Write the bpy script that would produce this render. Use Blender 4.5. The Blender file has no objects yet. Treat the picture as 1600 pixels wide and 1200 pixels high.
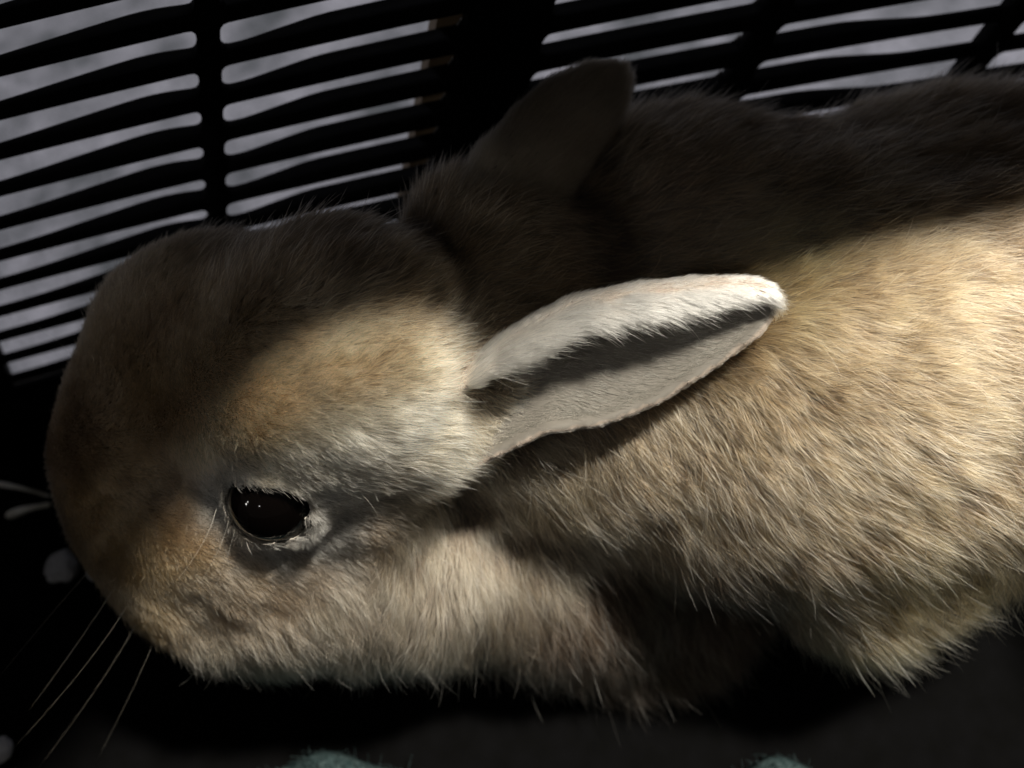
import bpy, bmesh, math, random
import numpy as np
from mathutils import Matrix, Vector, kdtree

rng = np.random.default_rng(7)
random.seed(7)
scene = bpy.context.scene
col = scene.collection

# ------------------------------------------------------------------ frame of the place
# Lengths are worked out in centimetres relative to the camera and turned into metres.
F = 1250.0                                     # focal length in photo pixels (1600 wide)
UP = np.array([-0.06589977, 0.40326128, 0.91270891])
EE = np.array([0.97563966, 0.21785553, -0.02581137])
NN = np.array([-0.20924741, 0.88877405, -0.40779433])
ROT = np.stack([EE, NN, UP])                   # camera axes -> world axes (x along wall, y to wall, z up)
CAM_H = 29.6                                   # camera height above the crate floor, cm


def world(p):                                  # view coordinates (cm) -> world metres
    p = np.asarray(p, float)
    w = p @ ROT.T
    w[..., 2] += CAM_H
    return w * 0.01


def V(px, py, d):                              # a point at depth d (cm)
    return np.array([(px - 800) / F * d, (600 - py) / F * d, -d])


# ------------------------------------------------------------------ camera
cam_data = bpy.data.cameras.new('camera')
cam = bpy.data.objects.new('camera', cam_data)
col.objects.link(cam)
m = Matrix([list(r) for r in ROT]).to_4x4()
m.translation = Vector((0, 0, CAM_H * 0.01))
cam.matrix_world = m
cam_data.sensor_width = 36
cam_data.lens = F / 1600 * 36
cam_data.clip_start = 0.005
cam_data.clip_end = 50
cam_data.dof.use_dof = True
cam_data.dof.focus_distance = 0.186
cam_data.dof.aperture_fstop = 8.5
scene.camera = cam

# ------------------------------------------------------------------ light
wd = bpy.data.worlds.new('World')
scene.world = wd
wd.use_nodes = True
wd.node_tree.nodes['Background'].inputs[0].default_value = (1.0, 0.93, 0.86, 1)
wd.node_tree.nodes['Background'].inputs[1].default_value = 0.030


def lamp(name, loc, target, power, size, color):
    l = bpy.data.lights.new(name, 'AREA')
    l.shape = 'DISK'
    l.size = size
    l.energy = power
    l.color = color
    o = bpy.data.objects.new(name, l)
    col.objects.link(o)
    o.location = loc
    o.rotation_euler = (Vector(target) - Vector(loc)).to_track_quat('-Z', 'Y').to_euler()
    return o


LDIR = np.array([0.50, 0.20, 0.85])             # towards the ceiling lamp (world)
LDIR = LDIR / np.linalg.norm(LDIR)
lamp_at = np.array([0.0, 0.08, 0.13]) + LDIR * 2.4
lamp('ceiling_lamp', lamp_at, (0, 0.08, 0.1), 172, 0.22, (1.0, 0.93, 0.80))
lamp('room_lamp', (0.1, 1.5, 1.6), (0.0, 0.55, 0.0), 2.5, 0.25, (0.86, 0.88, 1.0))

eye_at = np.array([-0.065, 0.055, 0.115])
lamp('side_lamp', eye_at + np.array([-0.87, -0.20, 0.48]), eye_at, 0.36, 0.06, (1.0, 0.97, 0.92))
lamp('side_lamp', eye_at + np.array([-0.80, -0.17, 0.57]), eye_at, 0.16, 0.042, (1.0, 0.97, 0.92))
lamp('side_lamp', eye_at + np.array([-0.44, -0.53, 0.77]), eye_at, 0.16, 0.042, (1.0, 0.97, 0.92))

scene.view_settings.view_transform = 'Standard'
scene.view_settings.look = 'None'
scene.view_settings.exposure = 0
scene.view_settings.gamma = 1
scene.cycles.max_bounces = 6
scene.cycles.transmission_bounces = 5
scene.cycles.use_denoising = True
scene.cycles_curves.shape = 'RIBBONS'
scene.cycles_curves.subdivisions = 2


# ------------------------------------------------------------------ materials
def mat(name, color, rough=0.5, spec=0.5, noise=None, bump=None):
    mt = bpy.data.materials.new(name)
    mt.use_nodes = True
    nt = mt.node_tree
    b = nt.nodes['Principled BSDF']
    b.inputs['Base Color'].default_value = (*color, 1)
    b.inputs['Roughness'].default_value = rough
    b.inputs['Specular IOR Level'].default_value = spec
    tc = nt.nodes.new('ShaderNodeTexCoord')
    if noise:
        n = nt.nodes.new('ShaderNodeTexNoise')
        n.inputs['Scale'].default_value = noise[0]
        n.inputs['Detail'].default_value = 6
        r = nt.nodes.new('ShaderNodeValToRGB')
        r.color_ramp.elements[0].color = (*noise[1], 1)
        r.color_ramp.elements[1].color = (*noise[2], 1)
        r.color_ramp.elements[0].position = 0.3
        r.color_ramp.elements[1].position = 0.7
        nt.links.new(tc.outputs['Object'], n.inputs['Vector'])
        nt.links.new(n.outputs['Fac'], r.inputs['Fac'])
        nt.links.new(r.outputs['Color'], b.inputs['Base Color'])
    if bump:
        n2 = nt.nodes.new('ShaderNodeTexNoise')
        n2.inputs['Scale'].default_value = bump[0]
        n2.inputs['Detail'].default_value = 4
        bp = nt.nodes.new('ShaderNodeBump')
        bp.inputs['Strength'].default_value = bump[1]
        bp.inputs['Distance'].default_value = bump[2]
        nt.links.new(tc.outputs['Object'], n2.inputs['Vector'])
        nt.links.new(n2.outputs['Fac'], bp.inputs['Height'])
        nt.links.new(bp.outputs['Normal'], b.inputs['Normal'])
    return mt


M_PLASTIC = mat('black_plastic', (0.006, 0.006, 0.007), 0.6, 0.06, noise=(90, (0.004, 0.004, 0.005), (0.008, 0.008, 0.009)), bump=(900, 0.25, 0.0003))
M_BASE = mat('matt_black_base', (0.004, 0.004, 0.004), 1.0, 0.0, noise=(120, (0.0025, 0.0025, 0.0025), (0.0032, 0.0032, 0.0035)))
M_CARPET = mat('grey_floor', (0.4, 0.4, 0.45), 0.9, 0.1, noise=(34, (0.030, 0.034, 0.044), (0.105, 0.110, 0.145)), bump=(400, 0.6, 0.002))
M_WOOD = mat('tan_wood', (0.5, 0.36, 0.22), 0.6, 0.3, noise=(60, (0.42, 0.30, 0.18), (0.56, 0.42, 0.27)))
M_PAPER = mat('white_pellet', (0.75, 0.75, 0.78), 0.9, 0.1, noise=(500, (0.42, 0.42, 0.45), (0.58, 0.58, 0.60)), bump=(700, 0.8, 0.0008))
M_STRAW = mat('pale_straw', (0.7, 0.68, 0.6), 0.6, 0.3, noise=(300, (0.6, 0.58, 0.5), (0.78, 0.76, 0.7)))
M_TEAL = mat('teal_fleece', (0.03, 0.05, 0.055), 0.95, 0.02, noise=(400, (0.015, 0.028, 0.03), (0.045, 0.065, 0.068)), bump=(900, 0.9, 0.0012))
M_WHISKER = mat('whisker', (0.55, 0.52, 0.47), 0.4, 0.3)

M_EYE = bpy.data.materials.new('eye')
M_EYE.use_nodes = True
b = M_EYE.node_tree.nodes['Principled BSDF']
b.inputs['Base Color'].default_value = (0.0012, 0.0008, 0.0007, 1)
b.inputs['Roughness'].default_value = 0.06
b.inputs['IOR'].default_value = 1.4

M_SKIN = bpy.data.materials.new('skin')
M_SKIN.use_nodes = True
nt = M_SKIN.node_tree
a = nt.nodes.new('ShaderNodeAttribute')
a.attribute_name = 'skin'
nt.links.new(a.outputs['Color'], nt.nodes['Principled BSDF'].inputs['Base Color'])
nt.nodes['Principled BSDF'].inputs['Roughness'].default_value = 0.7

M_FUR = bpy.data.materials.new('fur')
M_FUR.use_nodes = True
nt = M_FUR.node_tree
nt.nodes.clear()
out = nt.nodes.new('ShaderNodeOutputMaterial')
hb = nt.nodes.new('ShaderNodeBsdfHairPrincipled')
hb.model = 'CHIANG'
hb.parametrization = 'COLOR'
a = nt.nodes.new('ShaderNodeAttribute')
a.attribute_name = 'tint'
nt.links.new(a.outputs['Color'], hb.inputs['Color'])
hb.inputs['Roughness'].default_value = 0.35
hb.inputs['Radial Roughness'].default_value = 0.6
hb.inputs['Coat'].default_value = 0.0
nt.links.new(hb.outputs[0], out.inputs['Surface'])


# ------------------------------------------------------------------ helpers
def link(name, me, material, parent=None, smooth=False):
    if material:
        me.materials.append(material)
    if smooth:
        me.polygons.foreach_set('use_smooth', [True] * len(me.polygons))
    o = bpy.data.objects.new(name, me)
    col.objects.link(o)
    o.parent = parent
    return o


def mesh_from(name, verts, faces):
    me = bpy.data.meshes.new(name)
    me.from_pydata([tuple(v) for v in verts], [], faces)
    me.update()
    return me


def tag(o, label, cat, group=None):
    o['label'] = label
    o['category'] = cat
    if group:
        o['group'] = group


def empty(name, loc=(0, 0, 0)):
    o = bpy.data.objects.new(name, None)
    o.location = loc
    col.objects.link(o)
    return o


def box_mesh(name, x0, x1, y0, y1, z0, z1, bev=0.0):       # metres
    bm = bmesh.new()
    bmesh.ops.create_cube(bm, size=1)
    for v in bm.verts:
        v.co = Vector((x0 + (v.co.x + .5) * (x1 - x0), y0 + (v.co.y + .5) * (y1 - y0), z0 + (v.co.z + .5) * (z1 - z0)))
    if bev:
        bmesh.ops.bevel(bm, geom=list(bm.edges), offset=bev, segments=2, profile=0.5, affect='EDGES')
    me = bpy.data.meshes.new(name)
    bm.to_mesh(me)
    bm.free()
    return me


def waves(p, scale, n=10, seed=0):                          # smooth pseudo-noise, about -1..1
    r = np.random.default_rng(seed)
    k = r.normal(size=(n, 3)) * scale
    ph = r.uniform(0, 6.28, n)
    return np.sin(p @ k.T + ph).sum(1) / math.sqrt(n)


# ------------------------------------------------------------------ room floor (outside the crate)
fl = mesh_from('floor', [(-3, -3, -0.012), (3, -3, -0.012), (3, 3, -0.012), (-3, 3, -0.012)], [(0, 1, 2, 3)])
o = link('floor', fl, M_CARPET)
o['kind'] = 'structure'

# ------------------------------------------------------------------ crate
crate = empty('pet_crate', (0, 0.05, 0))
tag(crate, 'black plastic slotted pet crate around the rabbit', 'pet crate')
crate_inv = Matrix.Translation((0, -0.05, 0))
A0 = np.array([-2.08, 8.32, -26.0])
KC, FLARE, V0, PITCH, U0, DU, SH = 0.0039, 0.1409, 0.1129, 1.2139, 1.1373, 8.8132, 0.377


def S(u, v, n=0.0):                                          # wall surface, n = outward depth
    p = A0 + EE * (u + SH * v) + NN * (-0.5 * KC * u * u + FLARE * v + n) + UP * v
    return world(p) - np.array([0, 0.05, 0])


RIBS = {-1: 0.35, 0: 0.35, 1: 0.33, 2: 1.3, 3: 0.42, 4: 0.42, 5: 0.42}
BAR = 0.47


def rib_u(r):
    return U0 + DU * (r - 2)


def depth_at(u):                                             # how deep the lattice bars are along the wall
    xs = [-40, -18, -14.0, -9.2, -8.7, -7.4, -6.0, -5.3, 13.8, 14.8, 17.5, 19.5, 40]
    ys = [0.12, 0.12, 0.16, 0.66, 0.66, 0.25, 0.3, 0.66, 0.66, 0.3, 0.25, 0.3, 0.3]
    return float(np.interp(u + np.linspace(-1.1, 1.1, 9), xs, ys).mean())


def bar(ulo, uhi, vb, vt, fil=0.2, seg=26):
    us = []
    for i in range(seg + 1):
        t = i / seg
        t = 0.5 - 0.5 * math.cos(math.pi * t)
        us.append(ulo + (uhi - ulo) * t)
    verts, faces = [], []
    ch = 0.04
    for u in us:
        e = min(u - ulo, uhi - u)
        f = 0.0
        if e < fil:
            f = fil - math.sqrt(max(0.0, fil * fil - (fil - e) ** 2))
        lo, hi, dp = vb - f, vt + f, depth_at(u)
        for (v, n) in ((lo + ch, 0), (hi - ch, 0), (hi, ch), (hi, dp - ch), (hi - ch, dp), (lo + ch, dp), (lo, dp - ch), (lo, ch)):
            verts.append(S(u, v, n))
    for i in range(seg):
        for k in range(8):
            a0, b0 = i * 8 + k, i * 8 + (k + 1) % 8
            faces.append((a0, a0 + 8, b0 + 8, b0))
    faces.append(tuple(range(8)))
    faces.append(tuple(seg * 8 + k for k in reversed(range(8))))
    return mesh_from('slat', verts, faces)


VTOP = V0 - PITCH * (-3 - 5) + BAR
VBOT = -9.3
for r in range(-3, 12):
    vb = V0 - PITCH * (r - 5)
    for k in range(-1, 5):
        ulo, uhi = rib_u(k) + RIBS[k], rib_u(k + 1) - RIBS[k + 1]
        link('slat', bar(ulo, uhi, vb, vb + BAR), M_PLASTIC, crate, True)
for k, hw in RIBS.items():
    # upright between two bays, a little proud of the bars
    uc = rib_u(k)
    verts, faces = [], []
    nseg = 20
    for i in range(nseg + 1):
        v = VBOT + (VTOP - VBOT) * i / nseg
        for (du, n) in ((-hw + .05, -0.02), (hw - .05, -0.02), (hw + .003, 0.04), (hw + .003, 0.52), (hw - .05, 0.57), (-hw + .05, 0.57), (-hw - .003, 0.52), (-hw - .003, 0.04)):
            verts.append(S(uc + du, v, n))
    for i in range(nseg):
        for q in range(8):
            a0, b0 = i * 8 + q, i * 8 + (q + 1) % 8
            faces.append((a0, b0, b0 + 8, a0 + 8))
    faces.append(tuple(reversed(range(8))))
    faces.append(tuple(nseg * 8 + q for q in range(8)))
    link('upright', mesh_from('upright', verts, faces), M_PLASTIC, crate, True)


def band(name, v0, v1, n0, n1):
    verts, faces = [], []
    us = np.linspace(rib_u(-1) - 0.5, rib_u(5) + 0.5, 40)
    for u in us:
        for v, n in ((v0, n0), (v1, n0), (v1, n1), (v0, n1)):
            verts.append(S(u, v, n))
    for i in range(len(us) - 1):
        for q in range(4):
            a0, b0 = i * 4 + q, i * 4 + (q + 1) % 4
            faces.append((a0, a0 + 4, b0 + 4, b0))
    faces += [(0, 1, 2, 3), tuple(len(us) * 4 - 1 - q for q in range(4))]
    link(name, mesh_from(name, verts, faces), M_PLASTIC, crate)


band('lower_band', VBOT - 0.2, V0 - PITCH * 6 + BAR - 0.02 - PITCH * 0.55, -0.03, 0.6)
band('upper_band', VTOP - 0.02, VTOP + 4.6, -0.03, 0.6)


def cbox(name, *args, material=None, **kw):
    me = box_mesh(name, *args, **kw)
    me.transform(crate_inv)
    return link(name, me, material or M_PLASTIC, crate)


cbox('base', -0.30, 0.252, -0.075, 0.176, -0.010, 0.0, bev=0.002, material=M_BASE)
cbox('end_wall', -0.305, -0.30, -0.075, 0.20, -0.010, 0.20, bev=0.001)
cbox('end_wall', 0.252, 0.257, -0.075, 0.176, -0.010, 0.20, bev=0.001)
cbox('near_wall', -0.30, 0.252, -0.080, -0.075, -0.010, 0.17, bev=0.001)
LID_Y = 0.0905 + 0.110 * LDIR[1] / LDIR[2]
# unseen lid over the far side, its edge tab added to shade the muzzle
lx = np.array([-0.30, -0.06, -0.03, -0.012, 0.006, 0.025, 0.05, 0.12, 0.20, 0.30])
ly = LID_Y + np.array([-0.040, -0.040, -0.036, -0.026, -0.011, -0.004, -0.001, 0.001, 0.003, 0.006])
nl = len(lx)
lv = [(x, y, z) for z in (0.243, 0.249) for x, y in zip(lx, ly)] + [(x, 0.212, z) for z in (0.243, 0.249) for x in lx]
lf = []
for i in range(nl - 1):
    lf += [(i, i + 1, nl + i + 1, nl + i), (2 * nl + i + 1, 2 * nl + i, 3 * nl + i, 3 * nl + i + 1),
           (i + 1, i, 2 * nl + i, 2 * nl + i + 1), (nl + i, nl + i + 1, 3 * nl + i + 1, 3 * nl + i)]
lf += [(0, nl, 3 * nl, 2 * nl), (nl - 1, 3 * nl - 1, 4 * nl - 1, 2 * nl - 1)]
lm = mesh_from('lid', lv, lf)
lm.transform(crate_inv)
link('lid', lm, M_PLASTIC, crate)

# tan batten behind the lattice, just before the broad upright
verts = []
for v in (-4.5, 9.0):
    for du, n in ((-0.95, 0.75), (0.0, 0.75), (0.0, 1.5), (-0.95, 1.5)):
        verts.append(S(rib_u(2) - 1.3 + du + 0.25, v, n) + np.array([0, 0.05, 0]))
w = link('wooden_batten', mesh_from('wooden_batten', verts, [(3, 2, 1, 0), (4, 5, 6, 7), (0, 1, 5, 4), (1, 2, 6, 5), (2, 3, 7, 6), (3, 0, 4, 7)]), M_WOOD)
tag(w, 'narrow tan wooden batten glimpsed through the slots outside the crate', 'batten')

# ------------------------------------------------------------------ rabbit body: distance field -> one mesh
H0 = 0.13
LO = np.array([-15.0, -13.5, -33.0])
HI = np.array([21.0, 12.0, -16.2])
dims = np.ceil((HI - LO) / H0).astype(int)
gx, gy, gz = [(LO[i] + H0 * np.arange(dims[i])).astype(np.float32) for i in range(3)]


def frame(h, t):
    h = np.array(h, float); h /= np.linalg.norm(h)
    t = np.array(t, float); t -= h * (t @ h); t /= np.linalg.norm(t)
    return np.stack([h, np.cross(h, t), t])


def ell(c, r, fr):
    """approximate distance to an oriented ellipsoid on the whole grid"""
    q = []
    for i in range(3):
        a = fr[i].astype(np.float32)
        q.append(((gx - c[0]) * a[0])[:, None, None] + ((gy - c[1]) * a[1])[None, :, None] + ((gz - c[2]) * a[2])[None, None, :])
    k0 = np.sqrt(sum((q[i] / r[i]) ** 2 for i in range(3)))
    k1 = np.sqrt(sum((q[i] / r[i] ** 2) ** 2 for i in range(3))) + 1e-6
    return k0 * (k0 - 1) / k1


def smin(a, b, k):
    h = np.clip(0.5 + 0.5 * (b - a) / k, 0, 1)
    return b + (a - b) * h - k * h * (1 - h)


HF = frame((-0.82, -0.28, -0.48), (-0.42, 0.20, 0.88))       # head: nose, side, crown
BF = frame((1, 0.14, -0.04), UP)                             # body: rump, side, up
GF = np.eye(3)
field = None
head_prims = [
    (V(500, 578, 20.7), (3.9, 3.5, 2.9), HF, 0.5),           # skull
    (V(232, 690, 23.1), (2.9, 2.7, 2.3), HF, 1.6),           # muzzle
    (V(325, 875, 24.3), (2.6, 2.4, 2.5), GF, 2.4),           # near cheek
    (V(235, 800, 24.8), (1.8, 1.8, 1.8), GF, 1.6),
    (V(385, 815, 22.2), (2.4, 1.8, 1.9), GF, 1.6),           # under the eye
    (V(480, 865, 24.0), (2.6, 2.2, 2.4), GF, 1.4),
    (V(560, 765, 22.1), (2.0, 1.6, 1.8), GF, 1.2),           # behind the eye
    (V(300, 555, 23.4), (2.6, 2.6, 2.3), GF, 1.8),           # far cheek
    (V(465, 700, 19.9), (1.7, 0.8, 0.9), frame((-1, 0.05, 0), (0, 0, 1)), 0.8),   # brow
    (V(345, 645, 21.1), (2.2, 1.3, 1.2), HF, 1.2),           # bridge of the nose
    (V(665, 672, 20.4), (1.3, 1.2, 1.0), HF, 1.0),           # near ear root
    (V(735, 385, 22.0), (1.3, 1.2, 1.1), HF, 1.0),
    (V(345, 500, 22.6), (2.2, 1.9, 2.0), GF, 1.8),
    (V(770, 440, 22.2), (2.3, 2.4, 1.8), GF, 1.6),
    (V(760, 560, 21.9), (2.3, 2.2, 1.7), GF, 1.4),           # far side of the brow           # far ear root
]
body_prims = [
    (V(860, 570, 24.6), (4.6, 4.6, 3.9), BF, 1.4),           # neck and shoulders
    (V(1300, 560, 25.2), (9.5, 7.0, 5.8), BF, 1.8),          # trunk
    (V(620, 850, 25.6), (4.0, 3.2, 3.8), GF, 1.6),           # chest
    (V(440, 920, 25.6), (2.8, 2.2, 2.8), GF, 1.6),
    (V(870, 850, 27.2), (4.0, 3.6, 3.2), GF, 2.2),           # shoulder
    (V(1000, 930, 28.8), (4.2, 3.3, 2.3), GF, 2.2),          # flank
    (V(1540, 650, 23.8), (4.6, 3.8, 4.0), GF, 1.8),          # haunch
    (V(1335, 845, 24.9), (2.5, 2.9, 2.8), GF, 1.8),          # knee
    (V(1060, 345, 25.6), (4.6, 3.0, 3.4), GF, 1.6),          # far shoulder
    (V(1500, 330, 26.5), (6.0, 3.5, 3.8), GF, 1.4),          # far haunch
    (V(640, 960, 29.2), (2.2, 1.5, 1.5), GF, 1.0),          # forepaw
    (V(1250, 960, 30.0), (3.4, 1.4, 1.4), GF, 1.0),          # hind foot
]
headf = None
for c, r, fr, k in head_prims:
    e = ell(c, r, fr)
    headf = e if headf is None else smin(headf, e, k)
bodyf = None
for c, r, fr, k in body_prims:
    e = ell(c, r, fr)
    bodyf = e if bodyf is None else smin(bodyf, e, k)
field = smin(headf, bodyf, 1.3)
del headf, bodyf

# eye socket and lids
EC = V(430, 776, 19.95)
ER = 1.13
ew = np.array([0.02, -0.34, 0.94]); ew /= np.linalg.norm(ew)
ea = np.array([1.0, 0.10, 0.0]); ea -= ew * (ea @ ew); ea /= np.linalg.norm(ea)
eb = np.cross(ew, ea)


def near_box(c, r):
    sl = []
    for g, x in zip((gx, gy, gz), c):
        i0, i1 = np.searchsorted(g, x - r), np.searchsorted(g, x + r)
        sl.append(slice(i0, i1))
    P = np.stack(np.meshgrid(gx[sl[0]], gy[sl[1]], gz[sl[2]], indexing='ij'), -1)
    return tuple(sl), P


sl, P = near_box(EC, 2.6)
q = P - EC
dist = np.linalg.norm(q, axis=-1)
qa, qb, qw = q @ ea, q @ eb - 0.13, q @ ew
f0 = smin(field[sl], dist - (ER + 0.12), 0.45)
# almond opening from two circles
hw_, hh = 1.03, 0.63
Rr = (hw_ ** 2 + hh ** 2) / (2 * hh)
alm = np.maximum(np.hypot(qa, qb - (hh - Rr)) - Rr, np.hypot(qa, qb + (hh - Rr)) - Rr)
cut = np.maximum(alm, 0.2 - qw)
f0 = np.maximum(f0, -cut)
f0 = np.maximum(f0, -(dist - (ER + 0.09)))
field[sl] = f0


# ears: curled sheets
def ear_sheet(st, ax_w, ax_n, phi0, phi1, ns=120, nq=130):
    st = np.array(st, float)                                 # px, py, d, half width, curl depth
    t = np.linspace(0, 1, len(st))
    tt = np.linspace(0, 1, ns)
    c = np.stack([np.interp(tt, t, st[:, i]) for i in range(5)], 1)
    for _ in range(3):
        c[1:-1] = (c[:-2] + 2 * c[1:-1] + c[2:]) / 4
    phi = np.radians(np.linspace(phi0, phi1, nq))
    pts = np.zeros((ns, nq, 3))
    for i in range(ns):
        cen = V(c[i, 0], c[i, 1], c[i, 2])
        hwid = c[i, 3] / F * c[i, 2]
        pts[i] = cen + hwid * (np.cos(phi)[:, None] * ax_w + (np.sin(phi) * c[i, 4])[:, None] * ax_n)
    return pts


aw = np.array([0.18, 0.98, 0.10]); aw /= np.linalg.norm(aw)
an = np.array([0.0, 0.0, 1.0])
EAR1 = ear_sheet([(690, 665, 20.0, 78, 0.6), (740, 645, 19.7, 94, .55), (800, 610, 19.45, 99, .48), (870, 574, 19.25, 102, .40), (960, 557, 19.1, 106, .34),
                  (1040, 537, 19.0, 95, .32), (1110, 511, 18.9, 74, .32), (1165, 492, 18.85, 52, .36), (1192, 484, 18.8, 37, .45), (1207, 481, 18.8, 16, .6)],
                 aw, an, 184, 416)
bw = np.array([-0.70, 0.66, 0.2]); bw /= np.linalg.norm(bw)
EAR2 = ear_sheet([(750, 345, 21.6, 50, .7), (800, 288, 21.8, 64, .5), (850, 232, 22.2, 66, .42), (900, 180, 22.6, 59, .4), (940, 140, 22.9, 42, .4), (960, 120, 23.0, 24, .5), (967, 112, 23.0, 10, .6)],
                 bw, an, -15, 195)
ear_pts = [EAR1.reshape(-1, 3), EAR2.reshape(-1, 3)]
for pts in ear_pts:
    lo, hi = pts.min(0) - 0.6, pts.max(0) + 0.6
    sl = tuple(slice(np.searchsorted(g, a_), np.searchsorted(g, b_)) for g, a_, b_ in zip((gx, gy, gz), lo, hi))
    P = np.stack(np.meshgrid(gx[sl[0]], gy[sl[1]], gz[sl[2]], indexing='ij'), -1)
    sh = P.shape[:3]
    P = P.reshape(-1, 3).astype(np.float32)
    Q = pts.astype(np.float32)
    dmin = np.full(len(P), 9.0, np.float32)
    kde = kdtree.KDTree(len(Q))
    for i, p in enumerate(pts):
        kde.insert(p, i)
    kde.balance()
    near_i = np.where(((P[:, None, :] - Q[None, ::97, :]) ** 2).sum(2).min(1) < 0.81)[0]
    dmin[near_i] = [kde.find(p)[2] for p in P[near_i].tolist()]
    field[sl] = smin(field[sl], dmin.reshape(sh) - 0.13, 0.22)


def surface_nets(f):
    ins = f < 0
    nx, ny, nz = f.shape
    cnt = np.zeros((nx - 1, ny - 1, nz - 1), np.int8)
    for i in (0, 1):
        for j in (0, 1):
            for k in (0, 1):
                cnt += ins[i:nx - 1 + i, j:ny - 1 + j, k:nz - 1 + k]
    act = np.argwhere((cnt > 0) & (cnt < 8))
    idx = -np.ones(cnt.shape, np.int32)
    idx[tuple(act.T)] = np.arange(len(act))
    acc = np.zeros((len(act), 3)); num = np.zeros(len(act))
    cor = [np.array(c) for c in ((0, 0, 0), (1, 0, 0), (0, 1, 0), (0, 0, 1), (1, 1, 0), (1, 0, 1), (0, 1, 1), (1, 1, 1))]
    for a_ in range(8):
        for b_ in range(a_ + 1, 8):
            if abs(cor[a_] - cor[b_]).sum() != 1:
                continue
            fa = f[tuple((act + cor[a_]).T)]; fb = f[tuple((act + cor[b_]).T)]
            x = (fa < 0) != (fb < 0)
            t = np.where(x, fa / np.where(x, fa - fb, 1), 0)
            acc += np.where(x[:, None], cor[a_] + t[:, None] * (cor[b_] - cor[a_]), 0)
            num += x
    verts = LO + H0 * (act + acc / num[:, None])
    faces = []
    for ax in range(3):
        s0 = [slice(None)] * 3; s1 = [slice(None)] * 3
        s0[ax] = slice(0, -1); s1[ax] = slice(1, None)
        e = np.argwhere(ins[tuple(s0)] != ins[tuple(s1)])
        o1, o2 = (ax + 1) % 3, (ax + 2) % 3
        e = e[(e[:, o1] > 0) & (e[:, o2] > 0) & (e[:, o1] < f.shape[o1] - 1) & (e[:, o2] < f.shape[o2] - 1)]
        d1 = np.eye(3, dtype=int)[o1]; d2 = np.eye(3, dtype=int)[o2]
        quad = np.stack([idx[tuple((e - d1 - d2).T)], idx[tuple((e - d2).T)], idx[tuple(e.T)], idx[tuple((e - d1).T)]], 1)
        flip = ~ins[tuple(e.T)]
        quad[flip] = quad[flip][:, ::-1]
        faces.append(quad)
    return verts, np.concatenate(faces)


bv, bf = surface_nets(field)
del field
# tidy the net: a little relaxation
nb = np.zeros_like(bv); nn_ = np.zeros(len(bv))
ed = np.concatenate([bf[:, [0, 1]], bf[:, [1, 2]], bf[:, [2, 3]], bf[:, [3, 0]]])
for _ in range(2):
    nb[:] = 0; nn_[:] = 0
    np.add.at(nb, ed[:, 0], bv[ed[:, 1]]); np.add.at(nn_, ed[:, 0], 1)
    np.add.at(nb, ed[:, 1], bv[ed[:, 0]]); np.add.at(nn_, ed[:, 1], 1)
    bv = 0.5 * bv + 0.5 * nb / np.maximum(nn_, 1)[:, None]
# vertex normals
fn = np.cross(bv[bf[:, 2]] - bv[bf[:, 0]], bv[bf[:, 3]] - bv[bf[:, 1]])
vn = np.zeros_like(bv)
for i in range(4):
    np.add.at(vn, bf[:, i], fn)
vn /= np.linalg.norm(vn, axis=1)[:, None] + 1e-9

# which vertices are ear, and how far along / across it, and which face of the sheet
ear_id = np.zeros(len(bv), int)
ear_s = np.zeros(len(bv)); ear_q = np.zeros(len(bv)); ear_in = np.zeros(len(bv), bool)
ear_ax = np.zeros((len(bv), 3))
for eid, sheet in ((1, EAR1), (2, EAR2)):
    ns, nq = sheet.shape[:2]
    ds = np.gradient(sheet, axis=0); dq = np.gradient(sheet, axis=1)
    sn = np.cross(ds, dq); sn /= np.linalg.norm(sn, axis=2)[:, :, None] + 1e-9
    cen = sheet.mean(1, keepdims=True)
    inward = np.sign(((cen - sheet) * sn).sum(2))
    sn *= inward[:, :, None]
    flat = sheet.reshape(-1, 3)
    kd = kdtree.KDTree(len(flat))
    for i, p in enumerate(flat):
        kd.insert(p, i)
    kd.balance()
    lo, hi = flat.min(0) - .3, flat.max(0) + .3
    for vi in np.where(((bv > lo) & (bv < hi)).all(1))[0]:
        co, i, dd = kd.find(bv[vi])
        if dd < 0.24:
            ear_id[vi] = eid
            ear_s[vi] = (i // nq) / (ns - 1); ear_q[vi] = (i % nq) / (nq - 1)
            ear_in[vi] = (vn[vi] @ sn.reshape(-1, 3)[i]) > 0.1
            t_ = ds.reshape(-1, 3)[i]
            ear_ax[vi] = t_ / (np.linalg.norm(t_) + 1e-9)

pxy = np.stack([800 + F * bv[:, 0] / -bv[:, 2], 600 - F * bv[:, 1] / -bv[:, 2]], 1)

skin = np.tile(np.array([0.10, 0.07, 0.05, 1.0]), (len(bv), 1))
e1 = ear_id > 0
skin[e1] = (0.30, 0.25, 0.21, 1)
skin[e1 & ear_in] = (0.125, 0.115, 0.10, 1)
ed_ = np.linalg.norm(bv - EC, axis=1)
lid = (ed_ < ER + 0.32)
lq = bv - EC
lqa, lqb = lq @ ea, lq @ eb - 0.13
lalm = np.maximum(np.hypot(lqa, lqb - (hh - Rr)) - Rr, np.hypot(lqa, lqb + (hh - Rr)) - Rr)
skin[lid] = (0.36, 0.33, 0.29, 1)
skin[lid & (lalm < 0.05)] = (0.06, 0.05, 0.045, 1)

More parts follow.
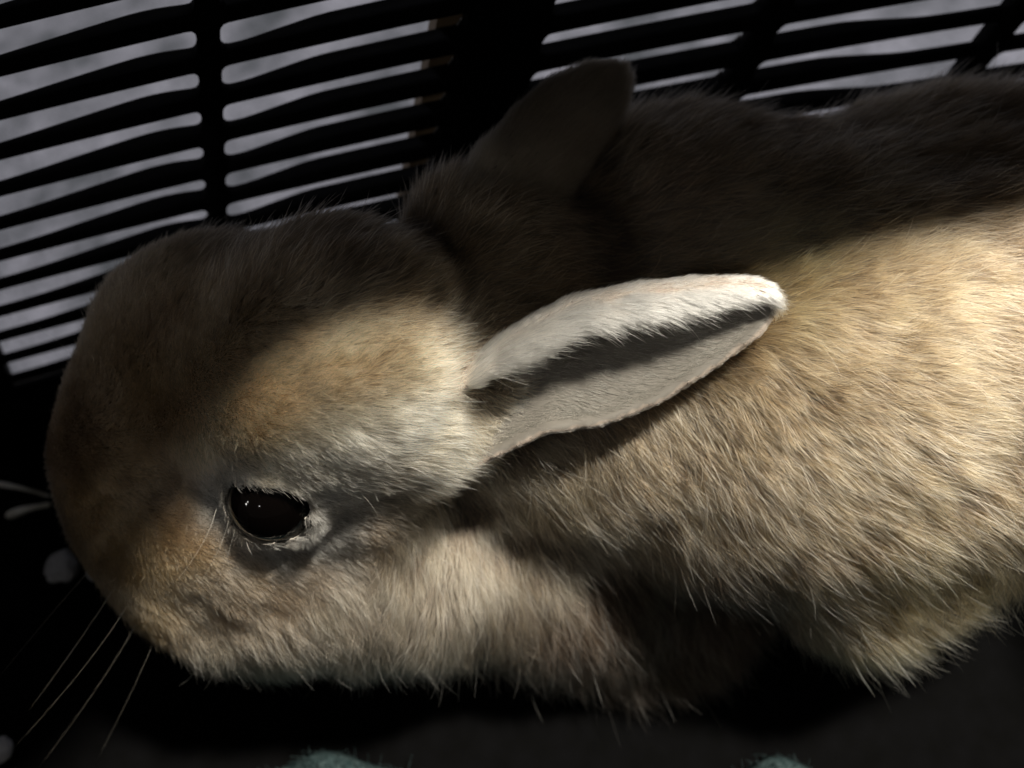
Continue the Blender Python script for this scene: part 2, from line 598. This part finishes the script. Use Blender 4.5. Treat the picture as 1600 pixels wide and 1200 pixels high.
rabbit = empty('rabbit', tuple(world(V(1000, 700, 28))))
rabbit.location.z = 0.0
tag(rabbit, 'brown agouti rabbit with laid-back ears crouching in a black slotted crate', 'rabbit')
org = np.array(rabbit.location)
me = bpy.data.meshes.new('body')
wv = (world(bv) - org)
me.from_pydata(wv.tolist(), [], bf.tolist())
me.update()
ca = me.attributes.new('skin', 'FLOAT_COLOR', 'POINT')
ca.data.foreach_set('color', skin.astype(np.float32).ravel())
link('body', me, M_SKIN, rabbit, True)

# eyeball
bm = bmesh.new()
bmesh.ops.create_uvsphere(bm, u_segments=48, v_segments=32, radius=ER * 0.01)
eye_me = bpy.data.meshes.new('eye'); bm.to_mesh(eye_me); bm.free()
eo = link('eye', eye_me, M_EYE, rabbit, True)
eo.location = Vector(world(EC) - org)

# ------------------------------------------------------------------ fur
T = []   # px, py, angle (deg, clockwise from image right), length cm, lift, tip colour
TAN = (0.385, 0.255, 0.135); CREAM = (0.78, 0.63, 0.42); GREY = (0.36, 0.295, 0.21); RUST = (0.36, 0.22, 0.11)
FACE = (0.22, 0.145, 0.085); ORNG = (0.28, 0.17, 0.075); PALE = (0.62, 0.60, 0.55); GOLD = (0.52, 0.35, 0.15); FAR_SHADE = (0.22, 0.14, 0.08); CHEST = (0.52, 0.42, 0.29); WARM = (0.76, 0.50, 0.28); DARK = (0.05, 0.032, 0.022)
for row in [
    (95, 680, -20, .30, .35, FACE), (150, 610, -30, .35, .35, FACE), (150, 780, 10, .30, .35, ORNG), (220, 620, -30, .45, .4, RUST),
    (250, 520, -45, .60, .4, FAR_SHADE), (350, 420, -50, .75, .4, FAR_SHADE), (480, 400, -45, .9, .4, FAR_SHADE), (600, 330, -40, 1.0, .4, FAR_SHADE),
    (650, 450, -25, .9, .45, RUST), (400, 580, -22, .6, .48, WARM), (520, 560, -15, .65, .48, WARM), (610, 570, -10, .7, .6, WARM), (300, 690, 25, .45, .5, WARM), (340, 620, -10, .5, .45, WARM),
    (400, 660, 5, .55, .55, WARM), (520, 670, 15, .65, .35, CREAM), (640, 660, 20, .8, .35, CREAM), (690, 720, 40, .8, .3, CREAM),
    (420, 732, 10, .28, .25, CREAM), (350, 765, 5, .22, .25, PALE), (505, 770, 20, .25, .25, PALE), (480, 850, 30, .28, .3, PALE), (330, 793, 5, .25, .25, PALE), (275, 792, 5, .3, .3, FACE), (200, 720, -10, .35, .35, RUST), (260, 745, 0, .35, .35, FACE), (260, 845, 20, .3, .3, RUST), (190, 830, 15, .35, .3, ORNG), (420, 865, 30, .28, .3, PALE), (520, 810, 25, .3, .25, PALE), (500, 740, 20, .35, .25, CREAM),
    (570, 830, 30, .5, .3, FACE), (300, 860, 20, .35, .3, RUST), (230, 880, 30, .4, .35, ORNG), (350, 930, 60, .6, .35, FACE), (400, 890, 45, .4, .3, RUST), (480, 880, 50, .5, .3, FACE), (220, 960, 70, .6, .35, ORNG), (430, 920, 55, .6, .3, FACE),
    (500, 930, 75, .9, .3, GREY), (420, 1010, 88, 1.2, .3, GREY), (320, 1010, 85, .9, .35, GREY),
    (560, 1010, 90, 1.5, .3, GREY), (700, 950, 85, 1.7, .3, GREY), (620, 850, 80, 1.3, .3, CHEST), (750, 800, 78, 1.5, .3, CHEST), (720, 1060, 85, 1.7, .35, GREY),
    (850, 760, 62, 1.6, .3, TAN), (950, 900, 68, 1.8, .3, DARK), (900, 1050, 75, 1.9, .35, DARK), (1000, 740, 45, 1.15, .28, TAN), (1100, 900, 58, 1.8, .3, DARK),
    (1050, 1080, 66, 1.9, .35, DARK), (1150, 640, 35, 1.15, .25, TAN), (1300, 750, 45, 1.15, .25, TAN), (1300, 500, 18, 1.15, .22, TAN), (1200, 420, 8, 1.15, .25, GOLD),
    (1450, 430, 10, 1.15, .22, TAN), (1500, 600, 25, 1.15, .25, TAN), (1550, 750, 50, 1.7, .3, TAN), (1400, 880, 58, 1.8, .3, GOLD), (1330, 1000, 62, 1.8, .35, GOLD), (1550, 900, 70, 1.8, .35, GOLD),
    (900, 420, 0, 1.3, .3, FAR_SHADE), (1000, 300, -10, 1.4, .3, FAR_SHADE), (1200, 250, -10, 1.5, .3, FAR_SHADE), (1450, 250, -5, 1.5, .3, FAR_SHADE), (1100, 180, -30, 1.5, .3, FAR_SHADE), (1550, 200, -20, 1.5, .3, FAR_SHADE),  # far-side tips, here and on the crown, have shade put into the colour
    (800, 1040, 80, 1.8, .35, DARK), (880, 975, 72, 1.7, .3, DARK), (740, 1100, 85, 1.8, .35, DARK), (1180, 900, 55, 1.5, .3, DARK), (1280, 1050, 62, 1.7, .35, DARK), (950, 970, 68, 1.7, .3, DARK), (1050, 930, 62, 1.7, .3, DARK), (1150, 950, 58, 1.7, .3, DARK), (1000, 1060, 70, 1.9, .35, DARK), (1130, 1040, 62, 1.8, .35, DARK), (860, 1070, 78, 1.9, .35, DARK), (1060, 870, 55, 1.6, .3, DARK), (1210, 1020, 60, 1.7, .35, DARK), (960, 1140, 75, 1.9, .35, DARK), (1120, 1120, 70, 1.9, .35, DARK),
    (1250, 900, 55, 1.5, .3, TAN), (880, 840, 66, 1.5, .3, GREY), (1180, 800, 48, 1.3, .28, TAN), (1050, 800, 50, 1.4, .28, TAN),
    (900, 560, 10, 1.1, .3, RUST), (800, 480, -5, 1.0, .35, RUST), (1050, 560, 20, 1.3, .3, TAN),
]:
    T.append([row[0], row[1], math.cos(math.radians(row[2])), -math.sin(math.radians(row[2])), row[3], row[4], *row[5]])
T = np.array(T)


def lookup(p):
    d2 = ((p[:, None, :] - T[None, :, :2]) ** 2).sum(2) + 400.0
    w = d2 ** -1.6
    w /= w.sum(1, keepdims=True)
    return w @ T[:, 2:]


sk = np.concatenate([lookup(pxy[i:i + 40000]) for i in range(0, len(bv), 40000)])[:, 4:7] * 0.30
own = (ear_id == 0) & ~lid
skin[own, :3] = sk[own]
ca.data.foreach_set('color', skin.astype(np.float32).ravel())

# sample roots
tri = np.concatenate([bf[:, [0, 1, 2]], bf[:, [0, 2, 3]]])
ta = 0.5 * np.linalg.norm(np.cross(bv[tri[:, 1]] - bv[tri[:, 0]], bv[tri[:, 2]] - bv[tri[:, 0]]), axis=1)
tc = bv[tri].mean(1)
tn = vn[tri].mean(1)
view = -tc / np.linalg.norm(tc, axis=1)[:, None]
facing = (tn * view).sum(1)
tp = np.stack([800 + F * tc[:, 0] / -tc[:, 2], 600 - F * tc[:, 1] / -tc[:, 2]], 1)
tlen = np.zeros(len(tri))
for i in range(0, len(tri), 50000):
    tlen[i:i + 50000] = lookup(tp[i:i + 50000])[:, 2]
dens = np.interp(tlen, [0.25, 0.5, 1.0, 1.8], [1800, 1300, 950, 680])
tear = ear_id[tri].max(1)
dens = np.where(tear > 0, 2000, dens)
tq_ = ear_q[tri].mean(1); ts_ = ear_s[tri].mean(1)
tlim = np.interp(ts_, [0.05, 0.24, 0.36], [0.05, 0.30, 0.78])
dens = np.where((tear == 1) & ear_in[tri].all(1) & (tq_ < tlim), 480, dens)
dens = np.where(tear == 2, 1100, dens)
dens *= np.clip(0.10 + (facing + 0.55) * 1.6, 0.08, 1.0)
tu = (tc @ UP) + CAM_H
dens = np.where(tu < 0.4, 60, dens)
dens = np.where((tp[:, 0] > 1750) | (tp[:, 1] > 1350), dens * 0.35, dens)
te = np.linalg.norm(tc - EC, axis=1)
tq = tc - EC
tqa, tqb, tqw = tq @ ea, tq @ eb - 0.13, tq @ ew
talm = np.maximum(np.hypot(tqa, tqb - (hh - Rr)) - Rr, np.hypot(tqa, tqb + (hh - Rr)) - Rr)
dens = np.where((te < ER + 0.5) & (tqw > 0) & (talm < 0.10), 0, dens)
dens = np.where(te < ER + 0.10, 0, dens)
wgt = ta * dens
N = int(wgt.sum())

ti = rng.choice(len(tri), N, p=wgt / wgt.sum())
r1 = np.sqrt(rng.random(N)); r2 = rng.random(N)
bc = np.stack([1 - r1, r1 * (1 - r2), r1 * r2], 1)
root = (bv[tri[ti]] * bc[:, :, None]).sum(1)
nor = (vn[tri[ti]] * bc[:, :, None]).sum(1)
nor /= np.linalg.norm(nor, axis=1)[:, None] + 1e-9
rp = np.stack([800 + F * root[:, 0] / -root[:, 2], 600 - F * root[:, 1] / -root[:, 2]], 1)
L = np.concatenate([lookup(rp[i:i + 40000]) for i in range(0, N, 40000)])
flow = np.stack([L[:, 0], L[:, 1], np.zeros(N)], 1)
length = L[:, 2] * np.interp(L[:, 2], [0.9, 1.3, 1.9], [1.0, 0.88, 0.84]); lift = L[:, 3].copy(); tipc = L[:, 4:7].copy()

# broad waviness of the coat
n1 = waves(root, 0.9, 12, 1); n2 = waves(root, 2.4, 14, 2); n3 = waves(root, 6.0, 16, 3)
ang = 0.22 * n1 + 0.16 * n2
ca_, sa_ = np.cos(ang), np.sin(ang)
flow = np.stack([flow[:, 0] * ca_ - flow[:, 1] * sa_, flow[:, 0] * sa_ + flow[:, 1] * ca_, flow[:, 2]], 1)
# ears
reid = tear[ti]
earm = reid > 0
vi0 = tri[ti][np.arange(N), bc.argmax(1)]
vear = np.where(ear_id[vi0] > 0, vi0, tri[ti][:, 0])
ax_ = ear_ax[vear]
flow[earm] = ax_[earm]
rs = ear_s[vear]; rq = ear_q[vear]
rlim = np.interp(rs, [0.05, 0.24, 0.36], [0.05, 0.30, 0.78])
rface = ear_in[vear] & (reid == 1)
rin = rface & (rq < rlim + 0.05 * n3)
flow[rface] += -0.38 * aw
EW = (0.76, 0.74, 0.68)
length = np.where(earm, np.where(reid == 1, 0.30, 0.32), length)
base_k = np.clip((0.28 - rs) / 0.28, 0, 1)
length = np.where(earm, (length + 0.35 * base_k) * np.interp(rs, [0, .85, 1], [1, 1, .45]), length)
lift = np.where(earm, 0.22, lift)
ew_col = np.array([0.60, 0.53, 0.42])[None] * (1 - np.clip(rs * 1.6, 0, 1))[:, None] + np.array(EW)[None] * np.clip(rs * 1.6, 0, 1)[:, None]
tipc = np.where((reid == 1)[:, None], ew_col, tipc)
tipc = np.where((reid == 2)[:, None], np.array([[0.36, 0.275, 0.19]]), tipc)
# inside of the near ear: thin grey down, longer white hairs from the rim
length = np.where(rin, 0.40, np.where(rface, 0.5, length))
lip = (reid == 1) & (rq > 0.88) & (rs > 0.12)
length = np.where(lip, rng.uniform(0.35, 0.95, N) * np.interp(rs, [.5, 1], [1, .5]), length)
flow[lip] += -0.45 * aw
lift = np.where(lip, 0.18, lift)
length = np.where(reid == 2, 0.48, length)
lift = np.where(reid == 2, 0.30, lift)
tipc = np.where(rin[:, None], np.array([[0.235, 0.23, 0.205]]), tipc)
lift = np.where(rin, 0.12, lift)
edge_ = (reid == 1) & (rq < 0.10)
length = np.where(edge_, 0.13, length)
tipc = np.where(edge_[:, None], np.array([[0.30, 0.27, 0.245]]), tipc)

tang = flow - nor * (flow * nor).sum(1)[:, None]
tl = np.linalg.norm(tang, axis=1)
tang /= tl[:, None] + 1e-6
jit = rng.normal(size=(N, 3)) * (0.16 + 0.1 * (~earm))[:, None]
jit -= nor * (jit * nor).sum(1)[:, None]
length *= np.clip(rng.normal(1.0, 0.16, N), 0.45, 1.5)
lift = np.clip(lift * (1 + 0.35 * n2 + rng.normal(0, .25, N)), 0.06, 0.95)
# a few long pale guard hairs
guard = (rng.random(N) < np.where(L[:, 2] > 1.25, 0.085, 0.05)) & ~earm & (L[:, 2] > 0.7)
length = np.where(guard, length * 1.25, length)
lift = np.where(guard, lift * 1.2, lift)

K = 6
pos = np.zeros((N, K, 3))
pos[:, 0] = root - nor * 0.03
step = (length / (K - 1))[:, None]
cur = pos[:, 0].copy()
l0 = np.clip(lift * 1.7, 0, 1.2)[:, None]; l1 = (lift * 0.75)[:, None]
for k in range(1, K):
    t = (k - 0.5) / (K - 1)
    d = tang + jit * (0.5 + 0.8 * t) + nor * (l0 * (1 - t) + l1 * t)
    d[:, :] += np.array(-UP)[None] * (0.10 * t)
    d /= np.linalg.norm(d, axis=1)[:, None]
    cur = cur + d * step
    pos[:, k] = cur
# locks: strands lean towards a neighbour's tip
nc = N // 36
ci = rng.choice(N, nc, replace=False)
kd = kdtree.KDTree(nc)
for i, p in enumerate(root[ci]):
    kd.insert(p, i)
kd.balance()
near = np.fromiter((kd.find(p)[1] for p in root.tolist()), int, N)
ctr = ci[near]
pull = np.where(earm, 0.12, np.where(guard, 0.05, np.interp(L[:, 2], [0.4, 0.7, 1.0, 1.8], [0.15, 0.34, 0.36, 0.58]))) * np.clip(rng.normal(1, .35, N), 0, 1.6)
off = (pos[ctr][:, -1] - root[ctr]) / (length[ctr][:, None]) * length[:, None] + (root[ctr] * 0.75 + root * 0.25)
for k in range(1, K):
    t = k / (K - 1)
    tgt = root + (off - root) * t
    pos[:, k] += (tgt - pos[:, k]) * (pull * t ** 1.4)[:, None]

# colour along each strand: grey root, dark band, coloured tip
lockrand = rng.normal(0, 1, N)[ctr]
longk = np.clip((L[:, 2] - 0.4) / 0.9, 0, 1)
dark = np.clip(0.42 + 0.12 * longk + 0.22 * n2 + 0.12 * n3 + 0.22 * lockrand, 0.0, 1.1)
rootc = np.array([0.10, 0.08, 0.065]); bandc = np.array([0.045, 0.029, 0.018])
tint = np.zeros((N, K, 4), np.float32); tint[..., 3] = 1
var = np.clip(rng.normal(1, 0.14, N), 0.55, 1.45)[:, None]
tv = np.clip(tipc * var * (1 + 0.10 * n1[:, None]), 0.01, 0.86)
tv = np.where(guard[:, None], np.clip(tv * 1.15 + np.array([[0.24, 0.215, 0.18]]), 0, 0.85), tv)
blacktip = (rng.random(N) < 0.10) & ~earm & ~guard
for k in range(K):
    t = k / (K - 1)
    b_lo, b_hi = 0.1, 0.62 + 0.36 * (dark - 0.3)
    s_tip = np.clip((t - (b_hi - 0.22)) / 0.25, 0, 1)[:, None]
    s_band = np.clip((t - b_lo) / 0.2, 0, 1)
    cc = rootc * (1 - s_band) + bandc * s_band
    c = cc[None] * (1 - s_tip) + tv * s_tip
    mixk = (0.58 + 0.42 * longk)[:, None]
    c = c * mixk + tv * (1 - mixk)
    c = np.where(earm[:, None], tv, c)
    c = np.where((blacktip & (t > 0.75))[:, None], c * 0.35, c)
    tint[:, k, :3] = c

rad = np.interp(np.linspace(0, 1, K), [0, .35, .8, 1], [0.8, 1.0, 0.7, 0.15])[None] * np.where(earm, 0.0042, np.where(guard, 0.0058, 0.0047))[:, None]
rad *= np.clip(rng.normal(1, .2, N), .5, 1.6)[:, None]

hc = bpy.data.hair_curves.new('fur')
hc.add_curves([K] * N)
wp = (world(pos.reshape(-1, 3)) - org).astype(np.float32)
hc.attributes['position'].data.foreach_set('vector', wp.ravel())
ra = hc.attributes.get('radius') or hc.attributes.new('radius', 'FLOAT', 'POINT')
ra.data.foreach_set('value', (rad * 0.01).astype(np.float32).ravel())
ta_ = hc.attributes.new('tint', 'FLOAT_COLOR', 'POINT')
ta_.data.foreach_set('color', tint.ravel())
hc.materials.append(M_FUR)
fo = bpy.data.objects.new('fur', hc)
col.objects.link(fo)
fo.parent = rabbit
fo['kind'] = 'stuff'


# ------------------------------------------------------------------ whiskers
def tube(name, pts, r0, r1, sides=6):
    pts = np.array(pts, float)
    n = len(pts)
    verts, faces = [], []
    for i in range(n):
        d = pts[min(i + 1, n - 1)] - pts[max(i - 1, 0)]
        d /= np.linalg.norm(d)
        a_ = np.cross(d, [0.3, 0.2, 0.9]); a_ /= np.linalg.norm(a_)
        b_ = np.cross(d, a_)
        r = r0 + (r1 - r0) * i / (n - 1)
        for s_ in range(sides):
            th = 6.2832 * s_ / sides
            verts.append(pts[i] + r * (math.cos(th) * a_ + math.sin(th) * b_))
    for i in range(n - 1):
        for s_ in range(sides):
            a1, b1 = i * sides + s_, i * sides + (s_ + 1) % sides
            faces.append((a1, b1, b1 + sides, a1 + sides))
    faces.append(tuple(reversed(range(sides)))); faces.append(tuple((n - 1) * sides + s_ for s_ in range(sides)))
    return mesh_from(name, world(np.array(verts)) - org, faces)


def bez(p0, p1, p2, n=14):
    t = np.linspace(0, 1, n)[:, None]
    return (1 - t) ** 2 * p0 + 2 * t * (1 - t) * p1 + t * t * p2


for a0, a1, a2, r in [
    (V(150, 880, 22.6), V(90, 945, 22.2), V(-10, 1068, 22.0), .011),
    (V(190, 900, 22.4), V(135, 990, 22.0), V(45, 1110, 22.0), .011),
    (V(215, 915, 22.4), V(170, 1010, 22.0), V(20, 1170, 22.2), .007),
    (V(230, 940, 22.6), V(190, 1030, 22.6), V(60, 1200, 23.2), .006),
    (V(260, 950, 22.6), V(230, 1040, 22.8), V(150, 1190, 23.8), .005),
    (V(338, 795, 19.6), V(325, 850, 19.3), V(272, 912, 19.3), .008),
    (V(360, 800, 19.6), V(350, 860, 19.3), V(300, 930, 19.4), .005),
    (V(372, 800, 19.5), V(362, 870, 19.3), V(320, 950, 19.5), .004),
    (V(555, 765, 19.2), V(578, 780, 19.0), V(590, 806, 19.0), .006),
    (V(120, 560, 23.4), V(60, 500, 23.2), V(-20, 470, 23.4), .005),
]:
    link('whisker', tube('whisker', bez(a0, a1, a2), r * 0.40, r * 0.08), M_WHISKER, rabbit, True)


# ------------------------------------------------------------------ bits on the crate floor
def floor_pt(px, py, z=0.0):
    d0 = V(px, py, 1.0) @ UP
    d = (z - CAM_H) / d0
    return world(V(px, py, d))


def pellet(px, py, size, label, seed):
    p = floor_pt(px, py, 0.6)
    bm = bmesh.new()
    bmesh.ops.create_icosphere(bm, subdivisions=4, radius=1)
    co = np.array([v.co[:] for v in bm.verts])
    k = 1 + 0.16 * waves(co, 1.8, 8, seed) + 0.05 * waves(co, 6, 8, seed + 1)
    for v, c, kk in zip(bm.verts, co, k):
        v.co = Vector(c * kk * np.array([size, size * .9, size * .62]))
    zmin = min(v.co.z for v in bm.verts)
    for v in bm.verts:
        v.co.z -= zmin
    me = bpy.data.meshes.new('paper_pellet'); bm.to_mesh(me); bm.free()
    o = link('paper_pellet', me, M_PAPER, None, True)
    o.location = (p[0], p[1], 0.0002)
    tag(o, label, 'pellet', 'white bedding pellets on the crate floor')


pellet(90, 885, 0.0066, 'white bedding pellet lying apart from the muzzle on the black floor', 3)
pellet(150, 885, 0.0050, 'white bedding pellet half hidden under the rabbit muzzle', 9)
pellet(-10, 1174, 0.0046, 'white bedding pellet alone below the whiskers on the black floor', 15)


def straw(p0, p1, width, label):
    a_, b_ = floor_pt(*p0, 0.15), floor_pt(*p1, 0.15)
    d = (b_ - a_); Lg = np.linalg.norm(d); ang = math.atan2(d[1], d[0])
    verts, faces = [], []
    n = 14
    for i in range(n + 1):
        t = i / n
        e = math.sqrt(max(0.02, 1 - abs(2 * t - 1) ** 6))
        w_ = width * e * (0.85 + 0.25 * math.sin(5 * t + 1))
        y0 = 0.0012 * math.sin(2.4 * t)
        for (yy, zz) in ((-w_, 0.0004), (-w_ * .5, 0.0004 + w_ * .8), (w_ * .5, 0.0004 + w_ * .8), (w_, 0.0004)):
            verts.append((t * Lg, y0 + yy, zz))
    for i in range(n):
        for q in range(4):
            a1, b1 = i * 4 + q, i * 4 + (q + 1) % 4
            faces.append((a1, a1 + 4, b1 + 4, b1))
    faces += [(0, 1, 2, 3), (n * 4 + 3, n * 4 + 2, n * 4 + 1, n * 4)]
    o = link('straw', mesh_from('straw', verts, faces), M_STRAW, None, True)
    o.location = (a_[0], a_[1], 0.0)
    o.rotation_euler = (0, 0, ang)
    tag(o, label, 'straw')


straw((-25, 752), (75, 778), 0.0012, 'thin pale straw sloping towards the rabbit nose')
straw((6, 806), (78, 790), 0.0020, 'short broad pale straw just under the thin one')

# teal fleece at the near edge
nx_, ny_ = 120, 40
bot = np.array([floor_pt(px, 1200, 0.8) * 100 for px in range(-200, 1900, 100)])
BXS, BYS = bot[:, 0], bot[:, 1]
HX1, HX2 = floor_pt(510, 1190, 0.8)[0] * 100, floor_pt(1215, 1195, 0.8)[0] * 100
verts, faces = [], []
xs = np.linspace(-14, 14, nx_)
for j in range(ny_):
    for i in range(nx_):
        x = xs[i]
        ybot = np.interp(x, BXS, BYS)
        edge = ybot - 0.55 + 1.0 * math.exp(-((x - HX1) / 2.6) ** 2) + 0.85 * math.exp(-((x - HX2) / 1.5) ** 2) + 0.1 * math.sin(x * 2.1)
        yy = edge - j / (ny_ - 1) * 4.0
        tt = j / (ny_ - 1)
        z = 0.25 + 0.6 * (1 - math.exp(-tt * 14)) + 0.15 * math.sin(x * .9 + yy) + 0.1 * math.sin(3.1 * x + 2 * yy)
        if j == 0:
            z = 0.05
        verts.append((x * 0.01, yy * 0.01, max(0.05, z) * 0.01))
for j in range(ny_ - 1):
    for i in range(nx_ - 1):
        a0 = j * nx_ + i
        faces.append((a0, a0 + nx_, a0 + nx_ + 1, a0 + 1))
fm = mesh_from('fleece_blanket', verts, faces)
fb = link('fleece_blanket', fm, M_TEAL, None, True)
so = fb.modifiers.new('thickness', 'SOLIDIFY'); so.thickness = 0.0004; so.offset = -1
tag(fb, 'dark teal fleece blanket bunched on the crate floor below the rabbit', 'blanket')

# short nap on the fleece
nf = 9000
fv = np.array(verts); ff = np.array(faces)
keep = ff[(fv[ff].mean(1)[:, 1] > -0.045)]
pick = keep[rng.integers(0, len(keep), nf)]
uv = rng.random((nf, 2, 1))
rt = (fv[pick[:, 0]] * (1 - uv[:, 0]) + fv[pick[:, 1]] * uv[:, 0]) * (1 - uv[:, 1]) + (fv[pick[:, 3]] * (1 - uv[:, 0]) + fv[pick[:, 2]] * uv[:, 0]) * uv[:, 1]
dr = np.array([0, 0.25, 1.0]) + rng.normal(0, 0.7, (nf, 3))
ln = rng.uniform(0.0008, 0.0022, (nf, 1))
fp = np.stack([rt, rt + dr * ln * 0.5, rt + (dr + rng.normal(0, .6, (nf, 3))) * ln], 1)
hz = bpy.data.hair_curves.new('nap')
hz.add_curves([3] * nf)
hz.attributes['position'].data.foreach_set('vector', fp.astype(np.float32).ravel())
rz_ = hz.attributes.get('radius') or hz.attributes.new('radius', 'FLOAT', 'POINT')
rz_.data.foreach_set('value', np.tile([0.00009, 0.00008, 0.00004], nf).astype(np.float32))
hz.materials.append(M_TEAL)
no = bpy.data.objects.new('nap', hz)
col.objects.link(no)
no.parent = fb
no['kind'] = 'stuff'
